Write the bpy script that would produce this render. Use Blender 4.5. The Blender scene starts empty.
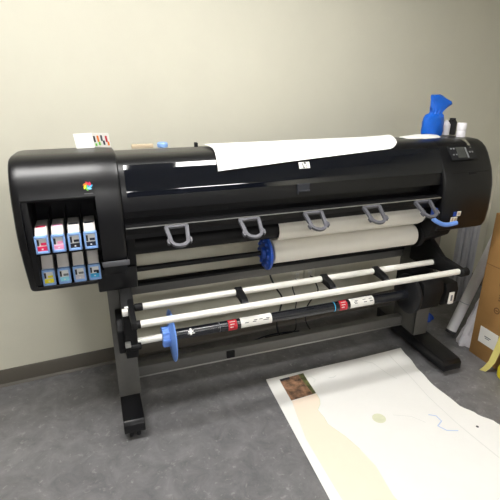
import bpy, bmesh, math, random
from mathutils import Vector, Matrix, noise
random.seed(7)
sc = bpy.context.scene
COL = sc.collection
R = math.radians

# ------------------------------------------------------------------ materials
def lin(c):
    return tuple(((v/255)/12.92 if v/255 <= .04045 else ((v/255+.055)/1.055)**2.4) for v in c)

def mat(name, rgb, rough=.5, metal=0, coat=0, nscale=0, namt=0, bump=0, bscale=60, spec=.5, rgb2=None, emit=0):
    m = bpy.data.materials.new(name); m.use_nodes = True
    nt = m.node_tree; b = nt.nodes['Principled BSDF']
    c = lin(rgb)
    b.inputs['Base Color'].default_value = (*c, 1)
    b.inputs['Roughness'].default_value = rough
    b.inputs['Metallic'].default_value = metal
    b.inputs['Coat Weight'].default_value = coat
    b.inputs['Coat Roughness'].default_value = .06
    b.inputs['Specular IOR Level'].default_value = spec
    tc = nt.nodes.new('ShaderNodeTexCoord')
    if namt or rgb2:
        n = nt.nodes.new('ShaderNodeTexNoise'); n.inputs['Scale'].default_value = nscale or 5
        n.inputs['Detail'].default_value = 6; n.inputs['Roughness'].default_value = .65
        nt.links.new(tc.outputs['Object'], n.inputs['Vector'])
        r = nt.nodes.new('ShaderNodeValToRGB')
        r.color_ramp.elements[0].position = .35; r.color_ramp.elements[1].position = .68
        if rgb2:
            r.color_ramp.elements[0].color = (*c, 1); r.color_ramp.elements[1].color = (*lin(rgb2), 1)
        else:
            r.color_ramp.elements[0].color = (*[v*(1-namt) for v in c], 1)
            r.color_ramp.elements[1].color = (*[min(1, v*(1+namt)) for v in c], 1)
        nt.links.new(n.outputs['Fac'], r.inputs['Fac']); nt.links.new(r.outputs['Color'], b.inputs['Base Color'])
    if bump:
        n2 = nt.nodes.new('ShaderNodeTexNoise'); n2.inputs['Scale'].default_value = bscale; n2.inputs['Detail'].default_value = 4
        nt.links.new(tc.outputs['Object'], n2.inputs['Vector'])
        bp = nt.nodes.new('ShaderNodeBump'); bp.inputs['Strength'].default_value = bump; bp.inputs['Distance'].default_value = .01
        nt.links.new(n2.outputs['Fac'], bp.inputs['Height']); nt.links.new(bp.outputs['Normal'], b.inputs['Normal'])
    if emit:
        b.inputs['Emission Color'].default_value = (1, .985, .96, 1); b.inputs['Emission Strength'].default_value = emit
    return m

M = {}
M['wall'] = mat('wall_paint', (203, 200, 184), .75, namt=.02, nscale=3, bump=.05, bscale=180)
M['ceil'] = mat('ceiling_tile', (200, 200, 194), .9, namt=.03, nscale=60)
M['base'] = mat('vinyl_baseboard', (84, 79, 71), .45)
M['black'] = mat('black_plastic', (11, 11, 14), .32, spec=.4, namt=.06, nscale=30, bump=.05, bscale=500)
M['matte'] = mat('matte_black', (9, 9, 11), .6, spec=.3, namt=.05, nscale=20)
M['disc'] = mat('disc_black', (20, 21, 24), .5, spec=.35, namt=.05, nscale=20)
M['gloss'] = mat('window_gloss', (7, 10, 18), .05, coat=.3, spec=.5, namt=.02)
M['metal'] = mat('stand_metal', (98, 97, 94), .42, metal=.2, namt=.05, nscale=40)
M['steel'] = mat('steel_edge', (190, 190, 186), .28, metal=.8, namt=.04, nscale=40)
M['rod'] = mat('rod_aluminium', (232, 230, 222), .32, metal=.15, namt=.02, nscale=40)
M['grey'] = mat('arm_grey', (88, 88, 94), .42, namt=.03, nscale=30)
M['bar'] = mat('grey_strip', (84, 84, 88), .5, namt=.03)
M['blue'] = mat('hub_blue', (62, 112, 196), .38, namt=.05, nscale=30)
M['pblue'] = mat('periwinkle_blue', (112, 154, 232), .4, namt=.04, nscale=30)
M['dblue'] = mat('deep_blue', (28, 74, 170), .38, namt=.06, nscale=30)
M['clampblue'] = mat('clamp_blue', (138, 176, 232), .4, namt=.03, nscale=30)
M['silver'] = mat('cartridge_silver', (205, 200, 196), .42, namt=.03, nscale=30)
M['plate'] = mat('label_plate', (226, 226, 224), .5, namt=.02)
M['paper'] = mat('paper_white', (238, 237, 233), .7, namt=.012, nscale=8)
M['rollpaper'] = mat('roll_paper', (226, 222, 212), .65, namt=.02, nscale=8)
M['label'] = mat('label_white', (236, 234, 228), .5, namt=.02)
M['ink'] = mat('ink_dark', (50, 50, 54), .6, namt=.05)
M['red'] = mat('label_red', (205, 40, 56), .5, namt=.05, nscale=40)
M['tube'] = mat('tube_black', (24, 26, 32), .25, namt=.05, coat=.3)
M['card'] = mat('cardboard', (163, 122, 70), .8, namt=.05, nscale=12, bump=.05)
M['cardprint'] = mat('carton_print', (112, 80, 46), .8, namt=.05)
M['bag'] = mat('bag_blue', (3, 92, 198), .4, namt=.12, nscale=14, bump=.25, bscale=22)
M['plastic'] = mat('clear_plastic', (226, 224, 230), .3, namt=.08, nscale=12, bump=.5, bscale=18)
M['tubewhite'] = mat('tube_white', (242, 240, 244), .5, namt=.02)
M['yellow'] = mat('yellow_bag', (226, 208, 40), .45, namt=.08, nscale=12, bump=.2, bscale=20)
M['ptape'] = mat('pale_yellow', (214, 202, 120), .5, namt=.05, nscale=20)
M['panel'] = mat('upright_grey', (182, 184, 196), .5, namt=.04, nscale=12)
M['cream'] = mat('print_cream', (243, 226, 206), .7, namt=.012, nscale=8)
M['photo'] = mat('print_photo', (52, 40, 26), .45, nscale=22, rgb2=(186, 142, 112))
M['photogreen'] = mat('print_green', (40, 44, 22), .45, nscale=30, rgb2=(120, 124, 74))
M['pale'] = mat('print_pale', (222, 223, 218), .7, namt=.02)
M['faintblue'] = mat('print_blue', (188, 204, 232), .7, namt=.02)
M['faintolive'] = mat('print_olive', (218, 220, 192), .7, namt=.05, nscale=50)
M['latch'] = mat('latch_grey', (46, 48, 55), .4, namt=.03)
M['scrapm'] = mat('scrap_grey', (104, 102, 90), .5, namt=.05)
M['screen'] = mat('lcd_screen', (66, 68, 66), .15, namt=.05, nscale=10)
M['button'] = mat('button_grey', (120, 122, 124), .4, namt=.03)
M['outlet'] = mat('outlet_plate', (226, 223, 208), .5, namt=.02)
M['cable'] = mat('cable_black', (22, 23, 28), .5, namt=.05)
M['beige'] = mat('beige_plastic', (196, 178, 150), .5, namt=.04)
M['brown'] = mat('brown_tag', (108, 82, 60), .6, namt=.05)
M['wallback'] = mat('far_wall_dimmed', (48, 50, 58), .8, namt=.02, nscale=3)  # unseen wall, darkened in colour so the window cover reflects a dim room
M['lamp'] = mat('lamp_diffuser', (250, 250, 245), .5, emit=36)
M['lampframe'] = mat('lamp_frame', (235, 235, 232), .5, namt=.02)
for nme, c in dict(magenta=(204, 30, 84), lightmagenta=(238, 160, 196), inkblack=(30, 32, 44), photoblack=(22, 30, 52),
                   inkyellow=(238, 226, 40), lightcyan=(150, 222, 240), lightgrey=(206, 200, 208), cyan=(62, 172, 222),
                   orange=(236, 130, 50), leaf=(110, 190, 70), teal=(70, 170, 190), skyblue=(130, 200, 240)).items():
    M[nme] = mat('colour_'+nme, c, .5, namt=.03, nscale=30)
# speckled grey sheet floor
def floor_mat():
    m = bpy.data.materials.new('vinyl_floor'); m.use_nodes = True
    nt = m.node_tree; b = nt.nodes['Principled BSDF']; b.inputs['Roughness'].default_value = .42
    tc = nt.nodes.new('ShaderNodeTexCoord')
    def noise_ramp(scale, p0, p1, c0, c1, det=8):
        n = nt.nodes.new('ShaderNodeTexNoise'); n.inputs['Scale'].default_value = scale; n.inputs['Detail'].default_value = det
        n.inputs['Roughness'].default_value = .7; n.inputs['Distortion'].default_value = .5
        nt.links.new(tc.outputs['Object'], n.inputs['Vector'])
        r = nt.nodes.new('ShaderNodeValToRGB'); r.color_ramp.elements[0].position = p0; r.color_ramp.elements[1].position = p1
        r.color_ramp.elements[0].color = c0; r.color_ramp.elements[1].color = c1
        nt.links.new(n.outputs['Fac'], r.inputs['Fac']); return r
    a = noise_ramp(9, .3, .7, (*lin((92, 91, 93)), 1), (*lin((128, 127, 128)), 1))
    f = noise_ramp(34, .58, .72, (0, 0, 0, 1), (.55, .55, .55, 1), 5)
    mx = nt.nodes.new('ShaderNodeMix'); mx.data_type = 'RGBA'
    nt.links.new(f.outputs['Color'], mx.inputs['Factor']); nt.links.new(a.outputs['Color'], mx.inputs[6])
    mx.inputs[7].default_value = (*lin((168, 166, 164)), 1)
    nt.links.new(mx.outputs[2], b.inputs['Base Color'])
    return m
M['floor'] = floor_mat()

# ------------------------------------------------------------------ mesh helpers
def worldloc(o):
    v = Vector((0, 0, 0))
    while o is not None:
        v += o.location; o = o.parent
    return v

class MB:
    def __init__(s): s.bm = bmesh.new()
    def _merge(s, b2):
        me = bpy.data.meshes.new('tmp'); b2.to_mesh(me); b2.free(); s.bm.from_mesh(me); bpy.data.meshes.remove(me)
    def box(s, x0, x1, y0, y1, z0, z1, bev=0, seg=2, mtx=None):
        b = bmesh.new(); bmesh.ops.create_cube(b, size=1)
        for v in b.verts:
            v.co = Vector(((x0+x1)/2+v.co.x*(x1-x0), (y0+y1)/2+v.co.y*(y1-y0), (z0+z1)/2+v.co.z*(z1-z0)))
        if bev: bmesh.ops.bevel(b, geom=b.edges[:], offset=bev, segments=seg, affect='EDGES', profile=.5)
        if mtx: bmesh.ops.transform(b, matrix=mtx, verts=b.verts)
        s._merge(b); return s
    def loft(s, rings, closed=True, caps=True):
        b = bmesh.new(); vr = [[b.verts.new(p) for p in r] for r in rings]
        n = len(rings[0])
        for a, c in zip(vr, vr[1:]):
            for i in range(n if closed else n-1):
                j = (i+1) % n
                b.faces.new((a[i], a[j], c[j], c[i]))
        if caps and closed:
            b.faces.new(vr[0][::-1]); b.faces.new(vr[-1])
        bmesh.ops.recalc_face_normals(b, faces=b.faces[:]); s._merge(b); return s
    def prism(s, prof, x0, x1, bev=0):          # profile of (y, z), swept along x
        b = bmesh.new(); a = [b.verts.new((x0, y, z)) for y, z in prof]; c = [b.verts.new((x1, y, z)) for y, z in prof]
        n = len(prof)
        for i in range(n): b.faces.new((a[i], a[(i+1) % n], c[(i+1) % n], c[i]))
        b.faces.new(a[::-1]); b.faces.new(c)
        bmesh.ops.recalc_face_normals(b, faces=b.faces[:])
        if bev: bmesh.ops.bevel(b, geom=b.edges[:], offset=bev, segments=2, affect='EDGES', profile=.5)
        s._merge(b); return s
    def prismz(s, pts, z0, z1):                 # outline in (x, y), swept along z
        b = bmesh.new(); a = [b.verts.new((x, y, z0)) for x, y in pts]; c = [b.verts.new((x, y, z1)) for x, y in pts]
        n = len(pts)
        for i in range(n): b.faces.new((a[i], a[(i+1) % n], c[(i+1) % n], c[i]))
        b.faces.new(a[::-1]); b.faces.new(c)
        bmesh.ops.recalc_face_normals(b, faces=b.faces[:]); s._merge(b); return s
    def cyl(s, p0, p1, r, n=24, r1=None, bev=0):
        p0, p1 = Vector(p0), Vector(p1); d = (p1-p0); L = d.length; d.normalize()
        up = Vector((0, 0, 1)) if abs(d.z) < .9 else Vector((1, 0, 0))
        a = d.cross(up).normalized(); b_ = d.cross(a)
        r1 = r if r1 is None else r1
        st = [(0, r), (L, r1)] if not bev else [(0, r-bev), (bev, r), (L-bev, r1), (L, r1-bev)]
        s.loft([[p0+d*t+a*(q*math.cos(2*math.pi*k/n))+b_*(q*math.sin(2*math.pi*k/n)) for k in range(n)] for t, q in st]); return s
    def lathe(s, c, prof, n=32, axis='z'):      # prof (r, h)
        c = Vector(c); rings = []
        for r, h in prof:
            ring = []
            for k in range(n):
                a = 2*math.pi*k/n; u, v = r*math.cos(a), r*math.sin(a)
                ring.append(c+(Vector((u, v, h)) if axis == 'z' else Vector((h, u, v))))
            rings.append(ring)
        s.loft(rings); return s
    def tube(s, pts, r, n=8, sub=6):
        P = [Vector(p) for p in pts]; Q = []
        for i in range(len(P)-1):
            a, b, c, d = P[max(i-1, 0)], P[i], P[i+1], P[min(i+2, len(P)-1)]
            for k in range(sub):
                t = k/sub
                Q.append(.5*((2*b)+(c-a)*t+(2*a-5*b+4*c-d)*t*t+(3*b-a-3*c+d)*t**3))
        Q.append(P[-1]); rings = []
        nrm = None
        for i, q in enumerate(Q):
            d = (Q[min(i+1, len(Q)-1)]-Q[max(i-1, 0)]).normalized()
            if nrm is None: nrm = d.orthogonal().normalized()
            nrm = (nrm-d*nrm.dot(d)).normalized(); bi = d.cross(nrm)
            rings.append([q+nrm*(r*math.cos(2*math.pi*k/n))+bi*(r*math.sin(2*math.pi*k/n)) for k in range(n)])
        s.loft(rings); return s
    def ribbon(s, pts, w, t, o, ux, uy):        # flat bar swept along a planar 2-D path
        o, ux, uy = Vector(o), Vector(ux).normalized(), Vector(uy).normalized(); nz = ux.cross(uy)
        P = [Vector(p) for p in pts]; rings = []
        for i, p in enumerate(P):
            d = (P[min(i+1, len(P)-1)]-P[max(i-1, 0)]).normalized(); m = Vector((-d.y, d.x))
            r = []
            for a, b in ((-1, -1), (1, -1), (1, 1), (-1, 1)):
                q = p+m*(a*w/2); r.append(o+ux*q.x+uy*q.y+nz*(b*t/2))
            rings.append(r)
        s.loft(rings); return s
    def sheet(s, f, nu, nv, th):                # f(u, v) -> point; solid of small thickness
        b = bmesh.new()
        G = [[Vector(f(i/nu, j/nv)) for j in range(nv+1)] for i in range(nu+1)]
        def nor(i, j):
            du = G[min(i+1, nu)][j]-G[max(i-1, 0)][j]; dv = G[i][min(j+1, nv)]-G[i][max(j-1, 0)]
            n = du.cross(dv)
            return n.normalized() if n.length > 1e-9 else Vector((0, 0, 1))
        T = [[b.verts.new(G[i][j]+nor(i, j)*th/2) for j in range(nv+1)] for i in range(nu+1)]
        B = [[b.verts.new(G[i][j]-nor(i, j)*th/2) for j in range(nv+1)] for i in range(nu+1)]
        for i in range(nu):
            for j in range(nv):
                b.faces.new((T[i][j], T[i+1][j], T[i+1][j+1], T[i][j+1]))
                b.faces.new((B[i][j], B[i][j+1], B[i+1][j+1], B[i+1][j]))
        for i in range(nu):
            b.faces.new((T[i][0], B[i][0], B[i+1][0], T[i+1][0])); b.faces.new((T[i][nv], T[i+1][nv], B[i+1][nv], B[i][nv]))
        for j in range(nv):
            b.faces.new((T[0][j], T[0][j+1], B[0][j+1], B[0][j])); b.faces.new((T[nu][j], B[nu][j], B[nu][j+1], T[nu][j+1]))
        bmesh.ops.recalc_face_normals(b, faces=b.faces[:]); s._merge(b); return s
    def build(s, name, m, parent=None, smooth=True, ang=32, origin=None):
        bm = s.bm
        if parent is not None: off = worldloc(parent)
        else:
            if origin is None:
                xs = [v.co.x for v in bm.verts]; ys = [v.co.y for v in bm.verts]; zs = [v.co.z for v in bm.verts]
                origin = ((min(xs)+max(xs))/2, (min(ys)+max(ys))/2, min(zs))
            off = Vector(origin)
        for v in bm.verts: v.co -= off
        if smooth:
            for f in bm.faces: f.smooth = True
            for e in bm.edges:
                if len(e.link_faces) == 2 and e.calc_face_angle(3) > R(ang): e.smooth = False
        me = bpy.data.meshes.new(name); bm.to_mesh(me); bm.free(); me.materials.append(m)
        o = bpy.data.objects.new(name, me); COL.objects.link(o)
        if parent is not None: o.parent = parent
        else: o.location = off
        return o

def tag(o, label=None, cat=None, group=None, kind=None):
    if label: o['label'] = label
    if cat: o['category'] = cat
    if group: o['group'] = group
    if kind: o['kind'] = kind
    return o
def thing(name, loc, label, cat, group=None):
    o = bpy.data.objects.new(name, None); COL.objects.link(o); o.location = loc; o.empty_display_size = .05
    return tag(o, label, cat, group)
def struct(o): o['kind'] = 'structure'; return o

def text(s, size, name, m, parent, o, ux, uy, depth=.0012, shear=0, bold=0):
    c = bpy.data.curves.new('t', 'FONT'); c.body = s; c.size = size; c.extrude = depth/2; c.align_x = 'CENTER'; c.align_y = 'CENTER'
    c.shear = shear; c.offset = bold
    t = bpy.data.objects.new('t', c); COL.objects.link(t)
    dg = bpy.context.evaluated_depsgraph_get(); me = bpy.data.meshes.new_from_object(t.evaluated_get(dg))
    bpy.data.objects.remove(t); bpy.data.curves.remove(c)
    ux, uy = Vector(ux).normalized(), Vector(uy).normalized(); nz = ux.cross(uy); o = Vector(o)-worldloc(parent)
    for v in me.vertices: v.co = o+ux*v.co.x+uy*v.co.y+nz*v.co.z
    me.materials.clear(); me.materials.append(m); me.name = name
    ob = bpy.data.objects.new(name, me); COL.objects.link(ob); ob.parent = parent
    return ob

# ------------------------------------------------------------------ room
XR, XL, YF, ZC = 2.95, -2.9, -4.0, 2.75
def yb(x): return 2.464+.055*x
struct(MB().box(XL-.1, XR+.1, YF-.1, 2.8, -.08, 0).build('floor', M['floor'], smooth=False))
struct(MB().box(XL-.1, XR+.1, YF-.1, 2.8, ZC, ZC+.08).build('ceiling', M['ceil'], smooth=False))
struct(MB().prismz([(XL, yb(XL)), (XR, yb(XR)), (XR, yb(XR)+.1), (XL, yb(XL)+.1)], 0, ZC).build('wall_back', M['wall'], smooth=False))
struct(MB().box(XR, XR+.1, YF, 2.75, 0, ZC).build('wall_right', M['wall'], smooth=False))
struct(MB().box(XL-.1, XL, YF, 2.75, 0, ZC).build('wall_left', M['wall'], smooth=False))
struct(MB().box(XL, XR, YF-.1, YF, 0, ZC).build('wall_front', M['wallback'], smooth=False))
def bbprof(x): 
    y = yb(x); return [(x, y, 0), (x, y-.02, 0), (x, y-.018, .006), (x, y-.01, .014), (x, y-.008, .094), (x, y-.005, .1), (x, y, .1)]
struct(MB().loft([bbprof(XL), bbprof(XR)]).build('baseboard_back', M['base']))
struct(MB().box(XR-.01, XR, YF, yb(XR), 0, .1, .002).build('baseboard_right', M['base']))

# ------------------------------------------------------------------ ceiling lamps (behind and above the camera)
def lamp(cx, cy, hx, hy, lab):
    t = thing('ceiling_light', (cx, cy, ZC-.04), lab, 'ceiling light', 'recessed ceiling lights')
    f = MB()
    f.box(cx-hx-.015, cx+hx+.015, cy-hy-.015, cy-hy, ZC-.045, ZC); f.box(cx-hx-.015, cx+hx+.015, cy+hy, cy+hy+.015, ZC-.045, ZC)
    f.box(cx-hx-.015, cx-hx, cy-hy, cy+hy, ZC-.045, ZC); f.box(cx+hx, cx+hx+.015, cy-hy, cy+hy, ZC-.045, ZC)
    f.build('frame', M['lampframe'], t, smooth=False)
    MB().box(cx-hx, cx+hx, cy-hy, cy+hy, ZC-.035, ZC-.012).build('diffuser', M['lamp'], t, smooth=False)
LAMPS = [(-.36, 1.25, .595, .145, 'long ceiling light over the left end of the printer'), (.94, 1.25, .335, .145, 'short ceiling light over the middle of the printer'),
         (-.10, -2.9, .60, .30, 'ceiling light behind the viewer on the left'), (1.70, -2.9, .50, .30, 'ceiling light behind the viewer on the right')]
for a in LAMPS: lamp(*a)

# ------------------------------------------------------------------ printer
PR = thing('large_format_printer', (.83, 2.05, 0), 'wide black large format printer on a grey metal stand with feet, filling the photo', 'printer')
RP = [(2.36, .88), (2.37, 1.20), (2.35, 1.25), (2.25, 1.288), (2.1, 1.306), (1.955, 1.312), (1.90, 1.310), (1.868, 1.298), (1.842, 1.279), (1.82, 1.252),
      (1.80, 1.218), (1.777, 1.175), (1.762, 1.126), (1.754, 1.091), (1.750, 1.03), (1.751, .959), (1.757, .898), (1.771, .868), (1.80, .853), (1.95, .83)]
LPf = [(2.36, .80), (2.37, 1.22), (2.35, 1.27), (2.25, 1.308), (2.1, 1.324), (1.955, 1.330), (1.90, 1.327), (1.868, 1.314), (1.842, 1.292), (1.82, 1.262),
      (1.80, 1.225), (1.787, 1.18), (1.778, 1.126), (1.773, 1.091), (1.772, 1.05), (1.777, 1.0), (1.796, .935), (1.822, .87), (1.850, .80), (1.87, .785)]
def shrink(prof, d):
    cy = sum(p[0] for p in prof)/len(prof); cz = sum(p[1] for p in prof)/len(prof)
    out = []
    n = len(prof)
    for i, p in enumerate(prof):
        a, b = Vector(prof[i-1]), Vector(prof[(i+1) % n]); t = (b-a).normalized(); nn = Vector((t.y, -t.x))
        c = Vector((cy, cz))-Vector(p)
        if nn.dot(c) < 0: nn = -nn
        out.append((p[0]+nn.x*d, p[1]+nn.y*d))
    return out
def front(prof, z):                                  # y on the front of the profile at height z, and the outward normal
    pts = prof[6:]
    for a, b in zip(pts, pts[1:]):
        if a[1] >= z >= b[1]:
            t = (a[1]-z)/(a[1]-b[1]); y = a[0]+t*(b[0]-a[0]); d = Vector((0, b[0]-a[0], b[1]-a[1])).normalized()
            return y, Vector((0, d.z, -d.y))
    return pts[-1][0], Vector((0, -1, 0))
def sl(prof, x, d=0): return [(x, y, z) for y, z in (shrink(prof, d) if d else prof)]

# right housing
MB().loft([sl(RP, 1.645, .012), sl(RP, 1.65, .004), sl(RP, 1.662), sl(RP, 1.938), sl(RP, 1.951, .003), sl(RP, 1.960, .009), sl(RP, 1.965, .02)]).build('right_housing', M['black'], PR)
# left housing, hollow where the ink bays are
lh = MB()
lh.loft([sl(LPf, -.293, .014), sl(LPf, -.289, .006), sl(LPf, -.280, .001), sl(LPf, -.262)])
top = [(2.36, 1.18), (2.37, 1.22), (2.35, 1.27), (2.25, 1.308), (2.1, 1.324), (1.955, 1.330), (1.90, 1.327), (1.868, 1.314), (1.842, 1.292), (1.82, 1.262),
       (1.80, 1.225), (1.787, 1.185), (1.790, 1.177), (1.80, 1.175)]
lh.prism(top, -.262, 0)
lh.prism([(2.36, .80), (2.36, 1.18), (2.0, 1.18), (2.0, .80)], -.262, 0)
lh.prism([(2.0, .785), (2.0, .82), (1.86, .812), (1.847, .812), (1.846, .809), (1.850, .80), (1.87, .785)], -.262, 0)
lh.loft([sl(LPf, 0), sl(LPf, .085), sl(LPf, .094, .003), sl(LPf, .1, .012)])
lh.build('ink_housing', M['black'], PR)
MB().prism([(1.83, .86), (1.86, .745), (1.9, .735), (2.3, .75), (2.33, .86)], -.032, .132, .006).build('lower_housing', M['black'], PR)
MB().prism([(1.80, 1.04), (1.86, .76), (2.2, .76), (2.2, 1.04)], .095, .134, .005).build('side_cheek', M['matte'], PR)
MB().box(-.004, .104, 1.7935, 1.803, .882, .905, .003).build('trim_strip', M['bar'], PR)
rail = MB()
rail.box(-.262, 0, 1.80, 2.0, .962, .975, .002); rail.box(-.262, -.24, 1.79, 2.0, .84, 1.18, .002)
for k in range(5): rail.box(-.2400+k*.0585-.001, -.2400+k*.0585+.001, 1.86, 2.0, .84, 1.11)
rail.build('cartridge_rack', M['matte'], PR)
MB().cyl((-.247, 1.86, .86), (-.247, 1.806, .86), .006, 12).build('screw', M['button'], PR)

# middle body
MP = [(2.36, .90), (2.37, 1.20), (2.35, 1.25), (2.25, 1.288), (2.1, 1.306), (1.955, 1.314), (1.90, 1.312), (1.872, 1.302), (1.850, 1.286), (1.830, 1.260),
      (1.812, 1.225), (1.799, 1.185), (1.791, 1.145), (1.789, 1.108), (1.86, 1.098), (1.86, 1.062), (1.80, 1.056), (1.80, .99), (1.86, .975), (2.2, .93)]
MB().loft([sl(MP, .095), sl(MP, 1.655)]).build('middle_body', M['black'], PR)
MB().prism([(1.80, 1.052), (1.766, 1.050), (1.764, 1.044), (1.775, 1.03), (1.80, 1.01)], .1, 1.64).build('front_lip', M['matte'], PR)
MB().box(.1, 1.64, 1.7625, 1.767, 1.046, 1.0495).build('lip_edge', M['steel'], PR)
MB().cyl((.1, 1.86, .94), (1.66, 1.86, .94), .038, 32).build('feed_roller', M['matte'], PR)
# gloss cover
def cov(u, v):
    x = .118+u*1.527; z = 1.281-v*.115
    y, n = front(MP, z); p = Vector((x, y, z))+n*.004; return p
WC = MB().sheet(cov, 4, 24, .006).build('window_cover', M['gloss'], PR, ang=60)
# badge and latch
y, n = front(MP, 1.256); upv = Vector((0, -n.z, n.y)).normalized(); upv = upv if upv.z > 0 else -upv
def onface(x, z, d, prof=MP):
    y, n = front(prof, z); u = Vector((0, -n.z, n.y)); u = u if u.z > 0 else -u
    return Vector((x, y, z))+n*d, Vector((1, 0, 0)), u.normalized(), n
def plate(x0, x1, z0, z1, d, th, name, m, parent, prof=MP, bev=.0):
    p, ux, uy, n = onface((x0+x1)/2, (z0+z1)/2, d, prof)
    mt = Matrix.Translation(p) @ Matrix((ux, uy, ux.cross(uy))).transposed().to_4x4()
    h = (z1-z0)/max(.3, uy.z)
    return MB().box(-(x1-x0)/2, (x1-x0)/2, -h/2, h/2, -th/2, th/2, bev, mtx=mt).build(name, m, parent, ang=40)
bad = plate(.868, .921, 1.228, 1.254, .009, .003, 'brand_badge', M['label'], WC, bev=.001)
p, ux, uy, n = onface(.8945, 1.241, .0105)
MB().cyl(p, p+n*.0012, .0135, 28).build('badge_disc', M['ink'], WC)
text('hp', .027, 'badge_text', M['label'], WC, p+n*.0016+uy*.001, ux, uy, shear=.35, bold=.0008)
lt = MB(); 
for (x0, x1, z0, z1) in ((.853, .915, 1.132, 1.139), (.858, .915, 1.163, 1.168), (.853, .860, 1.122, 1.168)): 
    yy, nn = front(MP, (z0+z1)/2); lt.box(x0, x1, yy-.008, yy+.004, z0, z1, .002)
lt.box(.858, .912, 1.786, 1.796, 1.138, 1.164)
lt.build('latch', M['latch'], PR)
MB().box(.482, .496, 2.16, 2.19, 1.29, 1.318, .003).build('cover_catch', M['matte'], PR)

# paper guide arms
arm_path = [(-.036, .004), (-.037, -.03), (-.036, -.05)]
arcp = [(-.035*math.cos(a), -.068-.030*math.sin(a)) for a in [math.pi*k/12 for k in range(13)]]
for i, cx in enumerate((.30, .616, .922, 1.231, 1.525)):
    o = (cx, 1.760, 1.036); ux = (1, 0, 0); uy = Vector((0, .86, .55)).normalized()
    m = MB()
    m.ribbon([(-.043, .002), (-.035, -.07)], .015, .012, o, ux, uy); m.ribbon([(.043, .002), (.035, -.07)], .015, .012, o, ux, uy)
    m.ribbon(arcp, .014, .012, o, ux, uy); m.ribbon([(-.047, .002), (.047, .002)], .011, .012, o, ux, uy)
    for sgn in (-1, 1):
        m.ribbon([(sgn*.039, -.060), (sgn*.047, -.068), (sgn*.046, -.082), (sgn*.041, -.086)], .008, .013, o, ux, uy)
    m.build('guide_arm', M['grey'], PR)
# control panel on the right housing
cp = plate(1.70, 1.862, 1.222, 1.283, .003, .004, 'control_panel', M['disc'], PR, RP, .001)
plate(1.745, 1.800, 1.230, 1.277, .0065, .003, 'display', M['screen'], cp, RP)
plate(1.803, 1.810, 1.229, 1.275, .0065, .003, 'button_strip', M['button'], cp, RP)
for (x, z) in ((1.717, 1.272), (1.734, 1.272), (1.722, 1.246), (1.739, 1.246), (1.827, 1.254), (1.843, 1.254)):
    plate(x-.004, x+.004, z-.003, z+.003, .006, .003, 'button', M['button'], cp, RP)
# door outline grooves and handle hollow as thin raised lips
dl = MB()
yy, nn = front(RP, 1.165); dl.box(1.70, 1.925, yy-.0025, yy+.002, 1.163, 1.166)
dl.build('door_seam', M['matte'], PR)
plate(1.80, 1.845, 1.150, 1.163, .001, .006, 'door_pull', M['matte'], PR, RP, .002)
st = plate(1.712, 1.752, .915, .940, .001, .003, 'colour_sticker', M['label'], PR, RP)
plate(1.716, 1.728, .918, .937, .003, .002, 'sticker_mark', M['beige'], st, RP); plate(1.734, 1.748, .918, .937, .003, .002, 'sticker_mark', M['beige'], st, RP)
st2 = plate(1.744, 1.768, .944, .968, .001, .003, 'colour_sticker', M['label'], PR, RP)
plate(1.748, 1.764, .950, .964, .003, .002, 'sticker_mark', M['beige'], st2, RP)
plate(1.722, 1.740, .945, .968, .001, .003, 'blue_sticker', M['dblue'], PR, RP)
plate(1.84, 1.905, .918, .921, .0005, .002, 'small_lettering', M['disc'], PR, RP)
# load lever
MB().tube([(1.585, 1.742, .950), (1.60, 1.725, .936), (1.63, 1.715, .922), (1.665, 1.712, .918), (1.715, 1.714, .922)], .0115, 12).build('load_lever', M['pblue'], PR)
MB().box(1.600, 1.616, 1.745, 1.78, .955, 1.0, .006).build('lever_pivot', M['dblue'], PR)
MB().prism([(1.77, .99), (1.76, .92), (1.80, .83), (1.95, .74), (2.15, .74), (2.15, .99)], 1.625, 1.76, .006).build('right_lower_housing', M['matte'], PR)

# colour wheel mark on the ink housing
p, ux, uy, n = onface(-.022, 1.222, .002, LPf)
lg = MB().cyl(p-n*.001, p+n*.0006, .0035, 12).build('colour_wheel_mark', M['teal'], PR)
cw = ['magenta', 'red', 'orange', 'inkyellow', 'leaf', 'skyblue', 'cyan']
for k, c in enumerate(cw):
    a0 = R(20+k*360/7); mm = MB()
    def pet(u, v, a0=a0):
        rr = .005+u*.013; a = a0+u*.75; w = .0052*math.sin(math.pi*min(1, .15+u*.8)); 
        rad = ux*math.cos(a)+uy*math.sin(a); tn = -ux*math.sin(a)+uy*math.cos(a)
        return p+rad*rr+tn*(w*(v-.5)*2)
    mm.sheet(pet, 6, 2, .0014).build('wheel_petal', M[c], lg)
plate(-.038, -.006, 1.1935, 1.1965, .0008, .0014, 'small_lettering', M['bar'], PR, LPf)

# stand
FT = [(-.0, .098, 1.758, .052), (1.764, 1.885, 1.672, .034)]
for (x0, x1, yf, zb) in FT:
    f = MB().prism([(yf, zb), (yf, zb+.044), (yf+.018, zb+.060), (2.1, .118), (2.34, .118), (2.34, .052), (yf+.12, zb)], x0, x1, .004).build('foot', M['black'], PR)
    xc = (x0+x1)/2
    for yc in (yf+(.045 if zb > .04 else .16), 2.27):
        c = MB()
        c.cyl((xc-.026, yc, .025), (xc-.008, yc, .025), .025, 20, bev=.003); c.cyl((xc+.008, yc, .025), (xc+.026, yc, .025), .025, 20, bev=.003)
        c.cyl((xc, yc, .025), (xc, yc, .060), .008, 12); c.cyl((xc-.008, yc, .025), (xc+.008, yc, .025), .006, 10); c.build('caster', M['disc'], f)
for (x0, x1) in ((0, .104), (1.768, 1.862)):
    l = MB(); l.box(x0, x1, 1.957, 1.975, .11, .86, .002); l.box(x0, x0+.012, 1.96, 2.17, .11, .86, .002); l.box(x1-.012, x1, 1.96, 2.17, .11, .86, .002)
    l.build('leg', M['metal'], PR)
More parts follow.
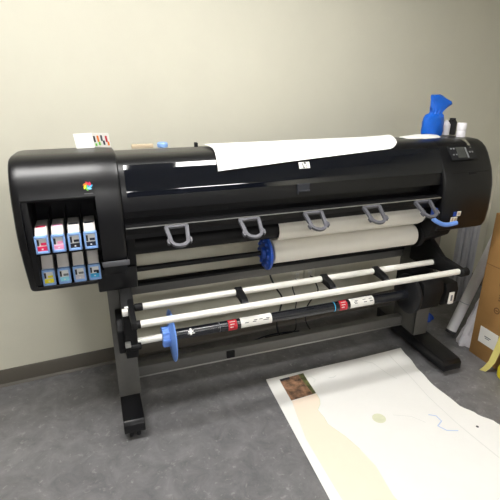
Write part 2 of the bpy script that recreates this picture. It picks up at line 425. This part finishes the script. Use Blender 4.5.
MB().box(.1, 1.77, 2.08, 2.13, .122, .184, .003).build('lower_crossbeam', M['metal'], PR)
MB().box(.1, 1.77, 2.0765, 2.0805, .1205, .1275, .001).build('beam_edge', M['steel'], PR)
MB().box(.592, .640, 2.07, 2.085, .135, .178, .003).build('cable_clip', M['matte'], PR)
MB().box(.1, 1.77, 2.15, 2.19, .572, .618, .003).build('upper_crossbeam', M['metal'], PR)
MB().box(.1, 1.77, 2.145, 2.195, .618, .632, .002).build('beam_cap', M['matte'], PR)
# arms that carry the rods
LB = [(1.97, .80), (1.86, .76), (1.70, .70), (1.645, .69), (1.635, .65), (1.68, .63), (1.80, .60), (1.81, .45), (1.84, .41), (1.955, .40), (1.975, .45)]
MB().prism([(1.96, .80), (1.87, .765), (1.83, .70), (1.78, .64), (1.80, .46), (1.83, .41), (1.93, .385), (1.955, .42)], .050, .104, .004).prism([(1.952, .61), (1.86, .60), (1.82, .56), (1.82, .47), (1.85, .43), (1.952, .43)], .022, .052, .006).build('left_rod_bracket', M['matte'], PR)
MB().prism([(1.86, .71), (1.70, .69), (1.65, .685), (1.645, .655), (1.70, .65), (1.86, .63)], .078, .100, .004).build('left_rod_arm', M['matte'], PR)
MB().prism([(2.05, .84), (1.95, .80), (1.80, .70), (1.66, .685), (1.64, .67), (1.645, .645), (1.70, .635), (1.90, .60), (2.05, .60)], 1.735, 1.768, .005).build('right_rod_bracket', M['matte'], PR)
for nme, y_, z_, x0, x1 in (('rear_rod', 1.84, .658, .140, 1.715), ('front_rod', 1.667, .668, .112, 1.738)):
    r_ = MB().cyl((x0, y_, z_), (x1, y_, z_), .0155, 24).build(nme, M['rod'], PR)
    MB().cyl((x0-.034, y_, z_), (x0+.002, y_, z_), .0175, 20, bev=.002).build('rod_sleeve', M['matte'], r_)
    MB().cyl((x1-.002, y_, z_), (x1+.030, y_, z_), .0175, 20, bev=.004).build('rod_sleeve', M['matte'], r_)
MB().cyl((.062, 1.815, .672), (.078, 1.815, .672), .012, 16).build('rod_end', M['steel'], PR)
MB().box(.05, .075, 1.775, 1.80, .655, .682, .003).build('rod_latch', M['label'], PR)
MB().box(.048, .072, 1.765, 1.79, .505, .525, .003).build('rod_latch', M['steel'], PR)
MB().cyl((.07, 1.80, .485), (.118, 1.80, .485), .016, 16, bev=.003).build('spindle_seat', M['matte'], PR)
for (xa, xb) in ((.575, .622), (1.03, 1.085), (1.335, 1.39)):
    c = MB(); cx = xa+.015
    c.cyl((cx-.016, 1.84, .66), (cx+.016, 1.84, .66), .022, 20, bev=.002)
    c.prism([(1.85, .680), (1.80, .674), (1.75, .662), (1.735, .648), (1.745, .636), (1.80, .640), (1.85, .640)], cx-.016, cx+.016, .003)
    k = c.build('rod_clip', M['matte'], PR)
    MB().box(cx-.010, cx+.013, 1.728, 1.736, .643, .655, .001).build('clip_end', M['bar'], k)
# white sticker on the rear rod by the right clip
MB().cyl((1.40, 1.84, .658), (1.455, 1.84, .658), .0160, 24).build('rod_label', M['label'], PR)
# take up drive
d = MB(); d.lathe((1.60, 1.86, .475), [(.02, -.028), (.085, -.026), (.112, -.012), (.114, 0), (.112, .006), (.02, .008)], 48, 'x'); d.build('takeup_disc', M['disc'], PR)
MB().prism([(1.78, .56), (1.77, .50), (1.79, .40), (1.84, .375), (2.0, .375), (2.02, .42), (2.02, .56), (1.9, .60)], 1.63, 1.765, .008).build('drive_box', M['matte'], PR)
mo = MB().prism([(1.80, .53), (1.785, .49), (1.79, .41), (1.82, .385), (2.0, .385), (2.0, .53)], 1.80, 1.885, .008).build('motor_box', M['matte'], PR)
lb = MB().box(1.823, 1.858, 1.783, 1.790, .405, .478, .001).build('motor_label', M['label'], mo)
MB().box(1.834, 1.846, 1.7815, 1.783, .425, .46).build('label_print', M['button'], mo)
MB().cyl((1.738, 1.655, .668), (1.785, 1.655, .668), .022, 20, bev=.006).build('rod_knob', M['matte'], PR)
MB().cyl((1.768, 1.93, .56), (1.80, 1.93, .56), .02, 16).build('drive_coupling', M['disc'], PR)

# ------------------------------------------------------------------ ink cartridges
def cartridge(x, row, col, lab, mark):
    if row == 0: yf, zb = 1.775, .979
    else: yf, zb = 1.835, .820
    t = thing('ink_cartridge', (x, yf+.08, zb), lab, 'ink cartridge', 'ink cartridges in the left housing')
    w = .0245; h = .071 if row == 0 else .069; H = .092 if row == 0 else .122
    MB().prism([(yf+.012, zb+.006), (yf+.012, zb+h), (yf+.042, zb+H), (yf+.15, zb+H), (yf+.15, zb+.006)], x-w+.003, x+w-.003, .002).build('body', M['silver'], t)
    c = MB(); b = .0075
    c.box(x-w, x-w+b, yf-.006, yf+.011, zb, zb+h, .003); c.box(x+w-b, x+w, yf-.006, yf+.011, zb, zb+h, .003)
    c.box(x-w, x+w, yf-.006, yf+.011, zb, zb+.011, .003); c.box(x-w, x+w, yf-.006, yf+.011, zb+h-.010, zb+h, .003)
    c.build('clamp', M['clampblue'], t)
    pl = MB().box(x-w+.007, x+w-.007, yf+.002, yf+.0118, zb+.01, zb+h-.009).build('label_plate', M['plate'], t)
    MB().box(x-w+.0075, x+w-.0075, yf-.003, yf+.002, zb+.011, zb+.011+h*.24).build('colour_strip', M[col], pl)
    MB().box(x-w+.008, x-w+.015, yf+.0002, yf+.002, zb+h*.45, zb+h*.78).build('key_mark', M['ink'], pl)
    MB().box(x-w+.021, x+w-.009, yf+.0002, yf+.002, zb+h*.47, zb+h*.60).build('text_mark', M[mark], pl)
    MB().box(x-.003, x+.003, yf-.0036, yf-.003, zb+.016, zb+.021).build('print_dot', M['plate'], pl)
    MB().box(x-w+.008, x+w-.008, yf+.044, yf+.060, zb+H+.0005, zb+H+.0015).build('top_mark', M[mark], t)
r0 = [('magenta', 'ink cartridge with a deep magenta label strip, upper row far left', 'magenta'),
      ('lightmagenta', 'ink cartridge with a pale pink label strip, upper row', 'lightmagenta'),
      ('inkblack', 'ink cartridge with a black label strip, third from left in the upper row', 'inkblack'),
      ('photoblack', 'ink cartridge with a dark label strip at the right end of the upper row', 'photoblack')]
r1 = [('inkyellow', 'ink cartridge with a yellow label strip, lower row far left', 'inkyellow'),
      ('lightcyan', 'ink cartridge with a pale cyan label strip, lower row beside the yellow one', 'button'),
      ('lightgrey', 'ink cartridge with a pale grey label strip, third from left in the lower row', 'button'),
      ('cyan', 'ink cartridge with a bright cyan label strip at the right end of the lower row', 'photoblack')]
for k, (c, l, mk) in enumerate(r0): cartridge(-.2115+k*.0585, 0, c, l, mk)
for k, (c, l, mk) in enumerate(r1): cartridge(-.2140+k*.0585, 1, c, l, mk)

# ------------------------------------------------------------------ loaded roll and its spindle
SP = thing('roll_spindle', (.45, 1.9, .79), 'black spindle bar with a blue round hub under the printer, holding the white roll', 'spindle')
MB().cyl((.1, 1.9, .815), (1.64, 1.9, .815), .0125, 20, bev=.002).build('bar', M['matte'], SP)
hub = MB()
for k in range(12):
    a = k*math.pi/6; hub.cyl((.752+.002, 1.9+.060*math.cos(a), .815+.060*math.sin(a)), (.752-.020, 1.9+.060*math.cos(a), .815+.060*math.sin(a)), .008, 10)
hub.lathe((.752, 1.9, .815), [(.02, -.030), (.030, -.028), (.032, -.012), (.078, -.010), (.084, -.006), (.084, .004), (.078, .008), (.036, .010)], 40, 'x').build('hub', M['dblue'], SP)
MB().cyl((1.615, 1.9, .815), (1.64, 1.9, .815), .07, 32, bev=.004).build('end_stop', M['matte'], SP)
PRL = thing('paper_roll', (1.19, 1.9, .75), 'white paper roll loaded under the front of the printer beside the blue hub', 'paper roll')
MB().lathe((1.19, 1.9, .815), [(.013, -.412), (.056, -.412), (.058, -.409), (.058, .409), (.056, .412), (.013, .412)], 40, 'x').build('wound_paper', M['rollpaper'], PRL)
def web(u, v):
    x = .782+u*.822
    pts = [(1.955, .84), (1.945, .865), (1.915, .886), (1.88, .890), (1.845, .893), (1.82, .912), (1.809, .94), (1.814, .966), (1.832, .984), (1.865, .990)]
    k = v*(len(pts)-1); i = min(int(k), len(pts)-2); f = k-i
    y_ = pts[i][0]*(1-f)+pts[i+1][0]*f; z_ = pts[i][1]*(1-f)+pts[i+1][1]*f
    if v < .45: x -= (.45-v)*.0*u
    xx = x
    if u > .9: xx = x-abs(v-.70)*.07*(u-.9)/.1
    return (xx, y_, z_)
MB().sheet(web, 20, 36, .0016).build('paper_web', M['rollpaper'], PRL, ang=60)

# ------------------------------------------------------------------ take up tube
TU = thing('takeup_tube', (.8, 1.85, .45), 'black tube with red and white labels and a blue flange, low across the stand', 'tube')
AX = (1.85, .48)
MB().cyl((.104, *AX), (.235, *AX), .0165, 20).build('spindle_end', M['rod'], TU)
fl = MB(); fl.lathe((.262, *AX), [(.018, -.045), (.040, -.043), (.044, -.030), (.044, -.014), (.050, -.010), (.118, -.004), (.124, 0), (.118, .007), (.030, .010)], 44, 'x')
for k in range(8):
    a = k*math.pi/4; fl.box(.217, .25, AX[0]+.040*math.cos(a)-.008, AX[0]+.040*math.cos(a)+.008, AX[1]+.040*math.sin(a)-.008, AX[1]+.040*math.sin(a)+.008, .003)
fl.build('flange', M['pblue'], TU)
MB().cyl((.27, *AX), (1.59, *AX), .0255, 32).build('black_core', M['tube'], TU)
def wrap(x0, x1, name, m, r=.0262, a0=-180, a1=180, sk=0):
    q = MB()
    def f(u, v):
        a = R(a0+(a1-a0)*v); rr = r; return (x0+(x1-x0)*u+sk*v, AX[0]-rr*math.cos(a), AX[1]+rr*math.sin(a))
    q.sheet(f, 3, 24, .0008); return q.build(name, m, TU, ang=60)
wrap(.490, .4935, 'seam_ring', M['bar']); wrap(1.114, 1.119, 'seam_ring', M['cyan'])
for xa in (.534, 1.145):
    rl = wrap(xa, xa+.044, 'red_label', M['red'], a0=-60, a1=100)
    for j in range(3):
        a_ = R(62-28*j)
        MB().box(xa+.008, xa+.036-.006*j, AX[0]-.0275*math.cos(a_)-.001, AX[0]-.0275*math.cos(a_)+.001, AX[1]+.0275*math.sin(a_)-.002, AX[1]+.0275*math.sin(a_)+.002).build('label_print', M['label'], rl)
for xa, xb in ((.598, .760), (1.208, 1.352)):
    wl = wrap(xa, xb, 'white_label', M['label'], a0=-35, a1=105)
    for j in range(7):
        a_ = R(random.choice((25, 40, 55))); xx = xa+.015+random.random()*(xb-xa-.04)
        MB().box(xx, xx+.018, AX[0]-.0268*math.cos(a_)-.001, AX[0]-.0268*math.cos(a_)+.0005, AX[1]+.0268*math.sin(a_)-.0016, AX[1]+.0268*math.sin(a_)+.0016).build('label_print', M['ink'], wl)
cm = wrap(.338, .362, 'arrow_mark', M['label'], a0=28, a1=44); wrap(.346, .354, 'arrow_mark', M['label'], a0=0, a1=72); wrap(.334, .368, 'arrow_mark', M['label'], a0=12, a1=20)

# ------------------------------------------------------------------ things on top of the printer
def topz(y_):
    pts = [(2.37, 1.20), (2.35, 1.25), (2.25, 1.288), (2.1, 1.306), (1.955, 1.314), (1.90, 1.312)]
    for a, b in zip(pts, pts[1:]):
        if a[0] >= y_ >= b[0]: t = (a[0]-y_)/(a[0]-b[0]); return a[1]+t*(b[1]-a[1])
    return 1.312
# draped print
path = [Vector((0, p[0], p[1])) for p in ((2.25, 1.296), (2.1, 1.314), (1.955, 1.322), (1.90, 1.320), (1.868, 1.310), (1.842, 1.292), (1.816, 1.262), (1.796, 1.222), (1.783, 1.18))]
seg = [0]
for a, b in zip(path, path[1:]): seg.append(seg[-1]+(b-a).length)
def along(s_):
    for i in range(len(path)-1):
        if seg[i+1] >= s_ or i == len(path)-2:
            f = (s_-seg[i])/(seg[i+1]-seg[i]); return path[i].lerp(path[i+1], f)
def drape(u, v):
    e = max(0, (u-.93)/.07)
    lim = .480-.062*u-.04*e*e
    s0 = .10+.01*math.sin(u*9)+.05*e*e
    p_ = along(s0+(lim-s0)*v)
    xl = .515-.02*v; xr = 1.50-.08*v
    return Vector((xl+(xr-xl)*u, p_.y, p_.z+.004+.010*e*math.sin(math.pi*min(1, v*1.1))+.004*math.sin(u*14)*(1-v)*v*2))
dp = MB().sheet(drape, 48, 30, .0016).build('paper_sheet', M['paper'], None, ang=60)
tag(dp, 'large white paper sheet draped over the top of the printer', 'paper')
# leaflet
LF = thing('leaflet', (.02, 2.08, 1.3265), 'small white folded leaflet with coloured pictures standing on the printer left end', 'leaflet')
def quadbox(p0, p1, z0, z1, th, name, m, parent, lean=.0):
    p0, p1 = Vector((*p0, 0)), Vector((*p1, 0)); d_ = (p1-p0).normalized(); n_ = Vector((-d_.y, d_.x, 0))
    rings = []
    for z_ in (z0, z1):
        rings.append([Vector((q.x, q.y, z_))+n_*(sg*th/2)+Vector((lean*(z_-z0), 0, 0)) for q, sg in ((p0, -1), (p1, -1), (p1, 1), (p0, 1))])
    return MB().loft(rings).build(name, m, parent, smooth=False)
quadbox((-.050, 2.08), (.024, 2.09), 1.3265, 1.388, .004, 'white_panel', M['paper'], LF, -.12)
pp = quadbox((.024, 2.09), (.090, 2.05), 1.3290, 1.388, .004, 'picture_panel', M['label'], LF, -.12)
for (f, z0, z1, c) in ((.08, 1.350, 1.376, 'ink'), (.30, 1.352, 1.378, 'orange'), (.34, 1.338, 1.352, 'leaf'), (.52, 1.356, 1.380, 'bar'), (.62, 1.340, 1.358, 'photoblack'), (.80, 1.352, 1.378, 'red'), (.88, 1.338, 1.354, 'orange'), (.12, 1.334, 1.345, 'leaf')):
    a = Vector((.024, 2.09)).lerp(Vector((.090, 2.05)), f); b = Vector((.024, 2.09)).lerp(Vector((.090, 2.05)), f+.11)
    n_ = Vector((-.5, -.86))*.0035
    quadbox(a+n_-Vector((.12*(z0-1.3225), 0)), b+n_-Vector((.12*(z0-1.3225), 0)), z0, z1, .001, 'picture', M[c], pp, -.12)
tag(MB().box(.195, .300, 2.28, 2.31, 1.2865, 1.306, .004).build('small_box', M['beige']), 'low beige plastic box on top of the printer left of the blue cap', 'box')
MB_ = MB().lathe((.338, 2.24, 1.2935), [(.022, 0), (.026, .003), (.026, .018), (.022, .024), (.008, .025)], 24); tag(MB_.build('bottle_cap', M['clampblue']), 'pale blue cap on top of the printer left of the draped sheet', 'cap')
# crumpled paper pile
def crump(cx, cy, z0, rx, ry, h, seed, name, m, n=28, k=14, amp=.25, freq=9):
    rings = []
    for j in range(k+1):
        t = j/k; a = math.sin(math.pi*(.5+.5*t)) if t < 1 else 0; zz = h*math.sin(math.pi/2*t)
        ring = []
        for i in range(n):
            th = 2*math.pi*i/n; d_ = 1+amp*noise.noise(Vector((math.cos(th)*1.3+seed, math.sin(th)*1.3, t*2.2)))*2
            rr = max(.02, a)
            dz = amp*h*.5*noise.noise(Vector((math.cos(th)*rr*freq*.3+seed, math.sin(th)*rr*freq*.3, seed)))*math.sin(math.pi*min(1, t*1.2)) if t > 0 else 0
            ring.append((cx+rx*rr*d_*math.cos(th), cy+ry*rr*d_*math.sin(th), z0+max(0, zz+dz)))
        rings.append(ring)
    return MB().loft(rings).build(name, m, None, ang=25)
tag(crump(1.69, 2.03, 1.311, .125, .055, .016, 3.1, 'crumpled_paper', M['label'], amp=.12), 'flattened white paper scrap on the printer in front of the blue bag', 'paper')
# blue bag
rings = []
prof = [(0, .050, .036, 0), (.004, .060, .042, 0), (.03, .064, .045, 0), (.07, .064, .045, 0), (.098, .060, .042, .001), (.112, .051, .036, .004), (.120, .038, .028, .009), (.127, .036, .026, .012), (.138, .042, .026, .018), (.152, .054, .024, .026), (.168, .064, .022, .034), (.182, .062, .019, .032), (.197, .050, .016, .018), (.210, .038, .012, .004), (.215, .030, .009, -.002)]
bx, by, bz = 1.815, 2.10, 1.3075
for (h, rx, ry, ox) in prof:
    ring = []
    for i in range(36):
        a = 2*math.pi*i/36; d_ = 1+.13*noise.noise(Vector((math.cos(a)*2.2, math.sin(a)*2.2, h*28)))+.05*math.sin(7*a+h*60)+(.10*math.sin(11*a) if .105 < h < .145 else 0)
        if .145 < h < .195 and math.cos(a) > .5: d_ *= 1+.55*(math.cos(a)-.5)*(1-abs(h-.172)/.03)
        if h < .003: d_ = 1
        ring.append((bx+ox+rx*d_*math.cos(a), by+ry*d_*math.sin(a), bz+h+(.004*math.sin(3*a) if h > .2 else 0)))
    rings.append(ring)
tag(MB().loft(rings).build('plastic_bag', M['bag'], None, ang=25), 'twisted blue plastic bag standing on the right end of the printer', 'bag')
# bottles beside the bag
tag(MB().lathe((1.925, 2.12, 1.3055), [(.022, 0), (.024, .003), (.024, .058), (.017, .070), (.010, .078), (.009, .084)], 24).build('white_bottle', M['plastic']), 'small whitish bottle on the printer just right of the blue bag', 'bottle')
bb = thing('black_bottle', (1.965, 2.13, 1.303), 'thin black bottle on the printer between two white items', 'bottle')
MB().lathe((1.986, 2.14, 1.3035), [(.024, 0), (.026, .003), (.026, .070), (.017, .083), (.017, .092), (.004, .091)], 20).build('body', M['cable'], bb)
MB().cyl((1.986, 2.14, 1.390), (1.965, 2.115, 1.384), .007, 10).build('spout', M['cable'], bb)
PRX = MB()
wr = thing('tape_roll_stack', (1.985, 2.08, 1.309), 'white cylinder of two stacked rolls on the far right end of the printer', 'tape')
for z0, z1 in ((1.3095, 1.344), (1.345, 1.384)):
    MB().lathe((1.912, 1.985, 0), [(.006, z0), (.0225, z0), (.0235, z0+.002), (.0235, z1-.002), (.0225, z1), (.006, z1)], 28).build('roll', M['tubewhite'], wr)
def scrap(u, v):
    s_ = v*.034; w = .018*(1-.75*v)
    pts = [(1.915, 1.3145), (1.90, 1.3135), (1.872, 1.304), (1.850, 1.290), (1.835, 1.276)]
    k = v*4; i = min(int(k), 3); f = k-i
    return (1.842+(u-.5)*2*w, pts[i][0]*(1-f)+pts[i+1][0]*f-.002, pts[i][1]*(1-f)+pts[i+1][1]*f)
tag(MB().sheet(scrap, 4, 8, .001).build('tape_scrap', M['scrapm'], None, ang=60), 'small grey scrap hanging over the printer front edge above the display', 'scrap')

# ------------------------------------------------------------------ map print on the floor
FL = thing('map_print', (1.24, 1.4, 0), 'large white printed sheet with faint map lines lying on the floor before the printer', 'paper')
def redge(y_):
    P_ = [(.7, 1.78), (1.0, 1.775), (1.2, 1.765), (1.28, 1.745), (1.36, 1.70), (1.44, 1.662), (1.62, 1.650), (1.75, 1.668), (1.9, 1.700), (2.0, 1.708)]
    for a, b in zip(P_, P_[1:]):
        if a[0] <= y_ <= b[0]: t = (y_-a[0])/(b[0]-a[0]); t = t*t*(3-2*t); return a[1]+t*(b[1]-a[1])
    return P_[0][1]
def pz(x, y_):
    z_ = .0035
    z_ += .008*max(0, (y_-1.90)/.085)**2 if y_ > 1.90 else 0
    z_ += .010*max(0, (x-1.35)/.35)**2*(1+.5*math.sin(y_*9))
    return z_
def fp(u, v):
    y_ = .72+v*1.258+.008*u*v; xl = .735+.058*v
    x = xl+(redge(min(y_, 2.0))-xl)*u
    return (x, y_, pz(x, y_))
MB().sheet(fp, 40, 64, .0012).build('sheet', M['paper'], FL, ang=60)
def bil(c4, nu, nv, name, m, parent=FL, dz=.0014):
    a, b, c, d_ = [Vector(q) for q in c4]
    def f(u, v):
        q = (a*(1-u)+b*u)*(1-v)+(d_*(1-u)+c*u)*v; return (q.x, q.y, pz(q.x, q.y)+dz)
    return MB().sheet(f, nu, nv, .0006).build(name, m, parent, ang=60)
ph = bil([(.866, 1.955), (1.018, 1.962), (1.009, 1.782), (.857, 1.772)], 10, 14, 'printed_photo', M['photo'])
bil([(.985, 1.960), (1.018, 1.962), (1.009, 1.784), (.990, 1.783)], 4, 14, 'printed_border', M['photogreen'], FL, .0022)
bil([(.868, 1.954), (.925, 1.957), (.925, 1.940), (.868, 1.937)], 4, 4, 'printed_border', M['ink'], FL, .0023)
land = [(.858, 1.768), (1.009, 1.779), (1.004, 1.73), (.987, 1.695), (.962, 1.668), (.953, 1.651), (.962, 1.60), (.956, 1.551), (.975, 1.50), (.994, 1.452), (1.017, 1.358), (1.03, 1.25), (1.01, 1.1), (1.03, .95), (.80, .95), (.803, 1.2), (.81, 1.50), (.835, 1.65)]
MB().prismz(land, .0046, .0052).build('printed_land', M['cream'], FL, smooth=False)
def line(pts, w, m, name='printed_line'):
    q = MB(); P_ = []
    for i in range(len(pts)-1):
        for k in range(8): P_.append(Vector(pts[i]).lerp(Vector(pts[i+1]), k/8))
    P_.append(Vector(pts[-1]))
    rings = []
    for i, p_ in enumerate(P_):
        d_ = (P_[min(i+1, len(P_)-1)]-P_[max(i-1, 0)]).normalized(); n_ = Vector((-d_.y, d_.x))*w/2
        a, b = p_-n_, p_+n_; z_ = pz(p_.x, p_.y)+.0012
        rings.append([(a.x, a.y, z_), (b.x, b.y, z_), (b.x, b.y, z_+.0006), (a.x, a.y, z_+.0006)])
    q.loft(rings).build(name, m, FL, smooth=False)
line([(1.009, 1.775), (1.004, 1.73), (.987, 1.695), (.955, 1.66), (.960, 1.60), (.955, 1.551), (.975, 1.50), (.994, 1.452), (1.017, 1.358)], .003, M['faintolive'])
line([(1.60, 1.95), (1.585, 1.75), (1.56, 1.55), (1.56, 1.35), (1.58, 1.1)], .004, M['pale'])
line([(1.47, 1.44), (1.50, 1.42), (1.50, 1.38), (1.46, 1.36), (1.48, 1.32), (1.53, 1.30)], .005, M['faintblue'])
line([(1.02, 1.93), (1.05, 1.92), (1.06, 1.89), (1.04, 1.87)], .003, M['pale'])
line([(1.14, 1.88), (1.17, 1.875), (1.19, 1.885)], .006, M['pale']); line([(1.30, 1.50), (1.38, 1.46), (1.42, 1.40)], .003, M['pale'])
line([(1.40, 1.96), (1.46, 1.92), (1.48, 1.80), (1.50, 1.74)], .003, M['pale'])
MB().lathe((1.219, 1.503, pz(1.219, 1.503)+.0008), [(.034, 0), (.034, .0005), (.001, .0006)], 20).build('printed_blot', M['faintolive'], FL)
MB().lathe((1.637, 1.289, pz(1.637, 1.289)+.0010), [(.007, 0), (.007, .0005), (.001, .0006)], 16).build('printed_dot', M['ink'], FL)

# ------------------------------------------------------------------ wall sockets and cables
def outlet(x0, x1, z0, z1, lab):
    y_ = yb((x0+x1)/2); t = thing('wall_socket', ((x0+x1)/2, y_, z0), lab, 'wall socket', 'wall sockets behind the stand')
    MB().box(x0, x1, y_-.008, y_+.002, z0, z1, .002).build('cover_plate', M['outlet'], t)
    xm, zm = (x0+x1)/2, (z0+z1)/2
    for dz in (-.018, .018): MB().box(xm-.014, xm+.014, y_-.0095, y_-.0075, zm+dz-.012, zm+dz+.012, .001).build('receptacle', M['label'], t)
outlet(1.190, 1.270, .300, .40, 'left cream wall socket plate seen between the rods')
outlet(1.288, 1.362, .300, .405, 'right cream wall socket plate seen between the rods')
def cable(pts, r, lab, m='cable'):
    tag(MB().tube(pts, r, 8, 8).build('power_cable', M[m]), lab, 'cable')
cable([(.93, 2.33, .60), (.938, 2.3, .50), (.979, 2.3, .409), (1.021, 2.3, .334), (1.009, 2.3, .252), (.99, 2.3, .17), (1.02, 2.32, .06), (1.10, 2.30, .008), (1.16, 2.24, .008)], .0055, 'thick black cable hanging below the upper beam, left of the sockets')
cable([(1.21, 2.515, .345), (1.20, 2.46, .35), (1.127, 2.38, .36), (1.138, 2.34, .28), (1.134, 2.34, .20), (1.15, 2.36, .05), (1.08, 2.40, .007), (.95, 2.40, .007)], .0035, 'thin dark cable looping down from the left wall socket')
cable([(1.325, 2.52, .345), (1.32, 2.46, .36), (1.28, 2.36, .375), (1.28, 2.32, .33), (1.223, 2.3, .285), (1.191, 2.3, .219), (1.20, 2.3, .12), (1.27, 2.28, .02), (1.33, 2.26, .008), (1.38, 2.24, .008)], .0045, 'black cable curving down from the right wall socket')
cable([(.62, 2.14, .17), (.66, 2.20, .10), (.70, 2.27, .010), (.77, 2.33, .007), (.85, 2.38, .007), (1.0, 2.42, .007), (1.2, 2.40, .007)], .0045, 'bluish cable on the floor behind the lower beam, by the clip', 'photoblack')

# ------------------------------------------------------------------ things at the right
BX = thing('cardboard_box', (2.30, 1.55, 0), 'tall upright brown cardboard box on the floor at the right edge', 'box')
c = MB(); c.box(2.11, 2.50, 1.28, 1.836, 0, .905, .004); c.build('carton', M['card'], BX)
def onside(y0, y1, z0, z1, name, m, parent, tilt=0, th=.0015):
    yc, zc = (y0+y1)/2, (z0+z1)/2
    mt = Matrix.Translation((2.1092, yc, zc)) @ Matrix.Rotation(tilt, 4, 'X')
    return MB().box(-th/2, th/2, -(y1-y0)/2, (y1-y0)/2, -(z1-z0)/2, (z1-z0)/2, mtx=mt).build(name, m, parent, smooth=False)
lb = onside(1.655, 1.785, .108, .212, 'shipping_label', M['label'], BX)
for (y0, y1, z0, z1) in ((1.70, 1.745, .158, .164), (1.71, 1.74, .148, .153)): onside(y0, y1, z0, z1, 'label_print', M['button'], lb, th=.003)
for (yc, zc) in ((1.700, .515), (1.702, .352)):
    q = MB()
    rings = []
    for k in range(25):
        a = 2*math.pi*k/24; cs, sn = math.cos(a), math.sin(a)
        rings.append([(2.109, yc+r_*cs, zc+r_*sn) if s_ == 0 else (2.1105, yc+r_*cs, zc+r_*sn) for r_, s_ in ((.020, 0), (.013, 0), (.013, 1), (.020, 1))])
    q.loft(rings, caps=False).build('carton_symbol', M['cardprint'], BX)
    onside(yc-.008, yc+.008, zc-.004, zc+.004, 'carton_symbol', M['cardprint'], BX)
for zc in (.42, .435, .45): onside(1.694, 1.706, zc-.004, zc+.004, 'carton_lettering', M['cardprint'], BX)
onside(1.30, 1.83, .60, .603, 'carton_seam', M['cardprint'], BX, R(0))
# leaning tube
a0, a1 = Vector((2.130, 2.02, .038)), Vector((2.895, 2.05, 1.97))
TB = thing('mailing_tube', (2.15, 2.0, 0), 'long white tube leaning against the wall behind the cardboard box', 'tube')
MB().cyl(a0, a1, .0325, 32).build('tube', M['tubewhite'], TB)
dd = (a1-a0).normalized()
MB().cyl(a0-dd*.012, a0+dd*.006, .0338, 28).build('end_cap', M['ink'], TB)
MB().cyl(a0+dd*.205, a0+dd*.210, .0331, 28).build('seam_band', M['panel'], TB)
# plastic heap between tube and box
def heap():
    rings = []; n = 32
    prof = [(0, .085, .055), (.02, .09, .06), (.08, .09, .058), (.16, .085, .05), (.26, .075, .045), (.38, .06, .035), (.50, .04, .025), (.58, .012, .012)]
    for (h, rx, ry) in prof:
        ring = []
        for i in range(n):
            a = 2*math.pi*i/n; d_ = 1+.35*noise.noise(Vector((math.cos(a)*2.5, math.sin(a)*2.5, h*12+4)))
            ring.append((2.195+h*.34+rx*d_*math.cos(a), 1.915+ry*d_*math.sin(a), h))
        rings.append(ring)
    return MB().loft(rings).build('plastic_wrap', M['plastic'], None, ang=25)
tag(heap(), 'crumpled clear plastic wrapping on the floor between the white tube and the cardboard box', 'plastic wrap')
# upright ribbed panel in the corner
UP = MB(); b0 = 2.465
pts = []
for k in range(0, 5):
    UP.box(b0+k*.036, b0+k*.036+.030, 2.40-.006*(k % 2), 2.425, 0, .86, .006)
UP.box(b0, b0+.174, 2.415, 2.44, 0, .86, .003)
tag(UP.build('ribbed_panel', M['panel']), 'blue-grey ribbed panel standing upright in the corner behind the printer right end', 'panel')
tag(crump(2.125, 2.265, 0, .055, .045, .055, 8.4, 'blue_cloth', M['dblue'], amp=.2), 'small crumpled blue cloth on the floor behind the right leg', 'cloth')
# yellow bag with hanging strip
YB = thing('yellow_bag', (2.05, 1.42, 0), 'bright yellow bag on the floor at the right picture edge before the cardboard box', 'bag')
rings = []
for (h, rx, ry) in ((0, .020, .075), (.01, .026, .085), (.05, .027, .088), (.09, .022, .075), (.12, .014, .05), (.13, .004, .02)):
    rings.append([(2.074+rx*(1+.15*math.sin(3*a+h*20))*math.cos(a), 1.50+ry*(1+.12*noise.noise(Vector((math.cos(a)*2, math.sin(a)*2, h*10))))*math.sin(a), h) for a in [2*math.pi*i/28 for i in range(28)]])
MB().loft(rings).build('body', M['yellow'], YB, ang=30)
def strip(u, v):
    P_ = [(2.015, 1.655, .003), (2.025, 1.640, .030), (2.035, 1.625, .075), (2.050, 1.62, .15), (2.060, 1.61, .25), (2.06, 1.56, .27), (2.05, 1.52, .16)]
    k = v*6; i = min(int(k), 5); f = k-i; a = Vector(P_[i]).lerp(Vector(P_[i+1]), f)
    return a+Vector((.62, -.78, 0)).normalized()*(.034*u)+Vector((0, 0, .003*math.sin(6*v)))
MB().sheet(strip, 3, 30, .0015).build('strip', M['ptape'], YB, ang=60)

# ------------------------------------------------------------------ camera
cam = bpy.data.cameras.new('camera'); co = bpy.data.objects.new('camera', cam); COL.objects.link(co)
PITCH, YAW = R(20.7), R(19.4)
co.location = (0, 0, 1.6); co.rotation_euler = (R(90)-PITCH, 0, -YAW)
cam.sensor_width = 36; cam.sensor_fit = 'HORIZONTAL'; cam.lens = 450/500*36; cam.clip_start = .02
sc.camera = co
w = bpy.data.worlds.new('world'); sc.world = w; w.use_nodes = True
w.node_tree.nodes['Background'].inputs[0].default_value = (.6, .62, .65, 1); w.node_tree.nodes['Background'].inputs[1].default_value = .2
vs = sc.view_settings; vs.view_transform = 'Standard'; vs.look = 'None'; vs.exposure = .45; vs.gamma = 1; vs.use_curve_mapping = False
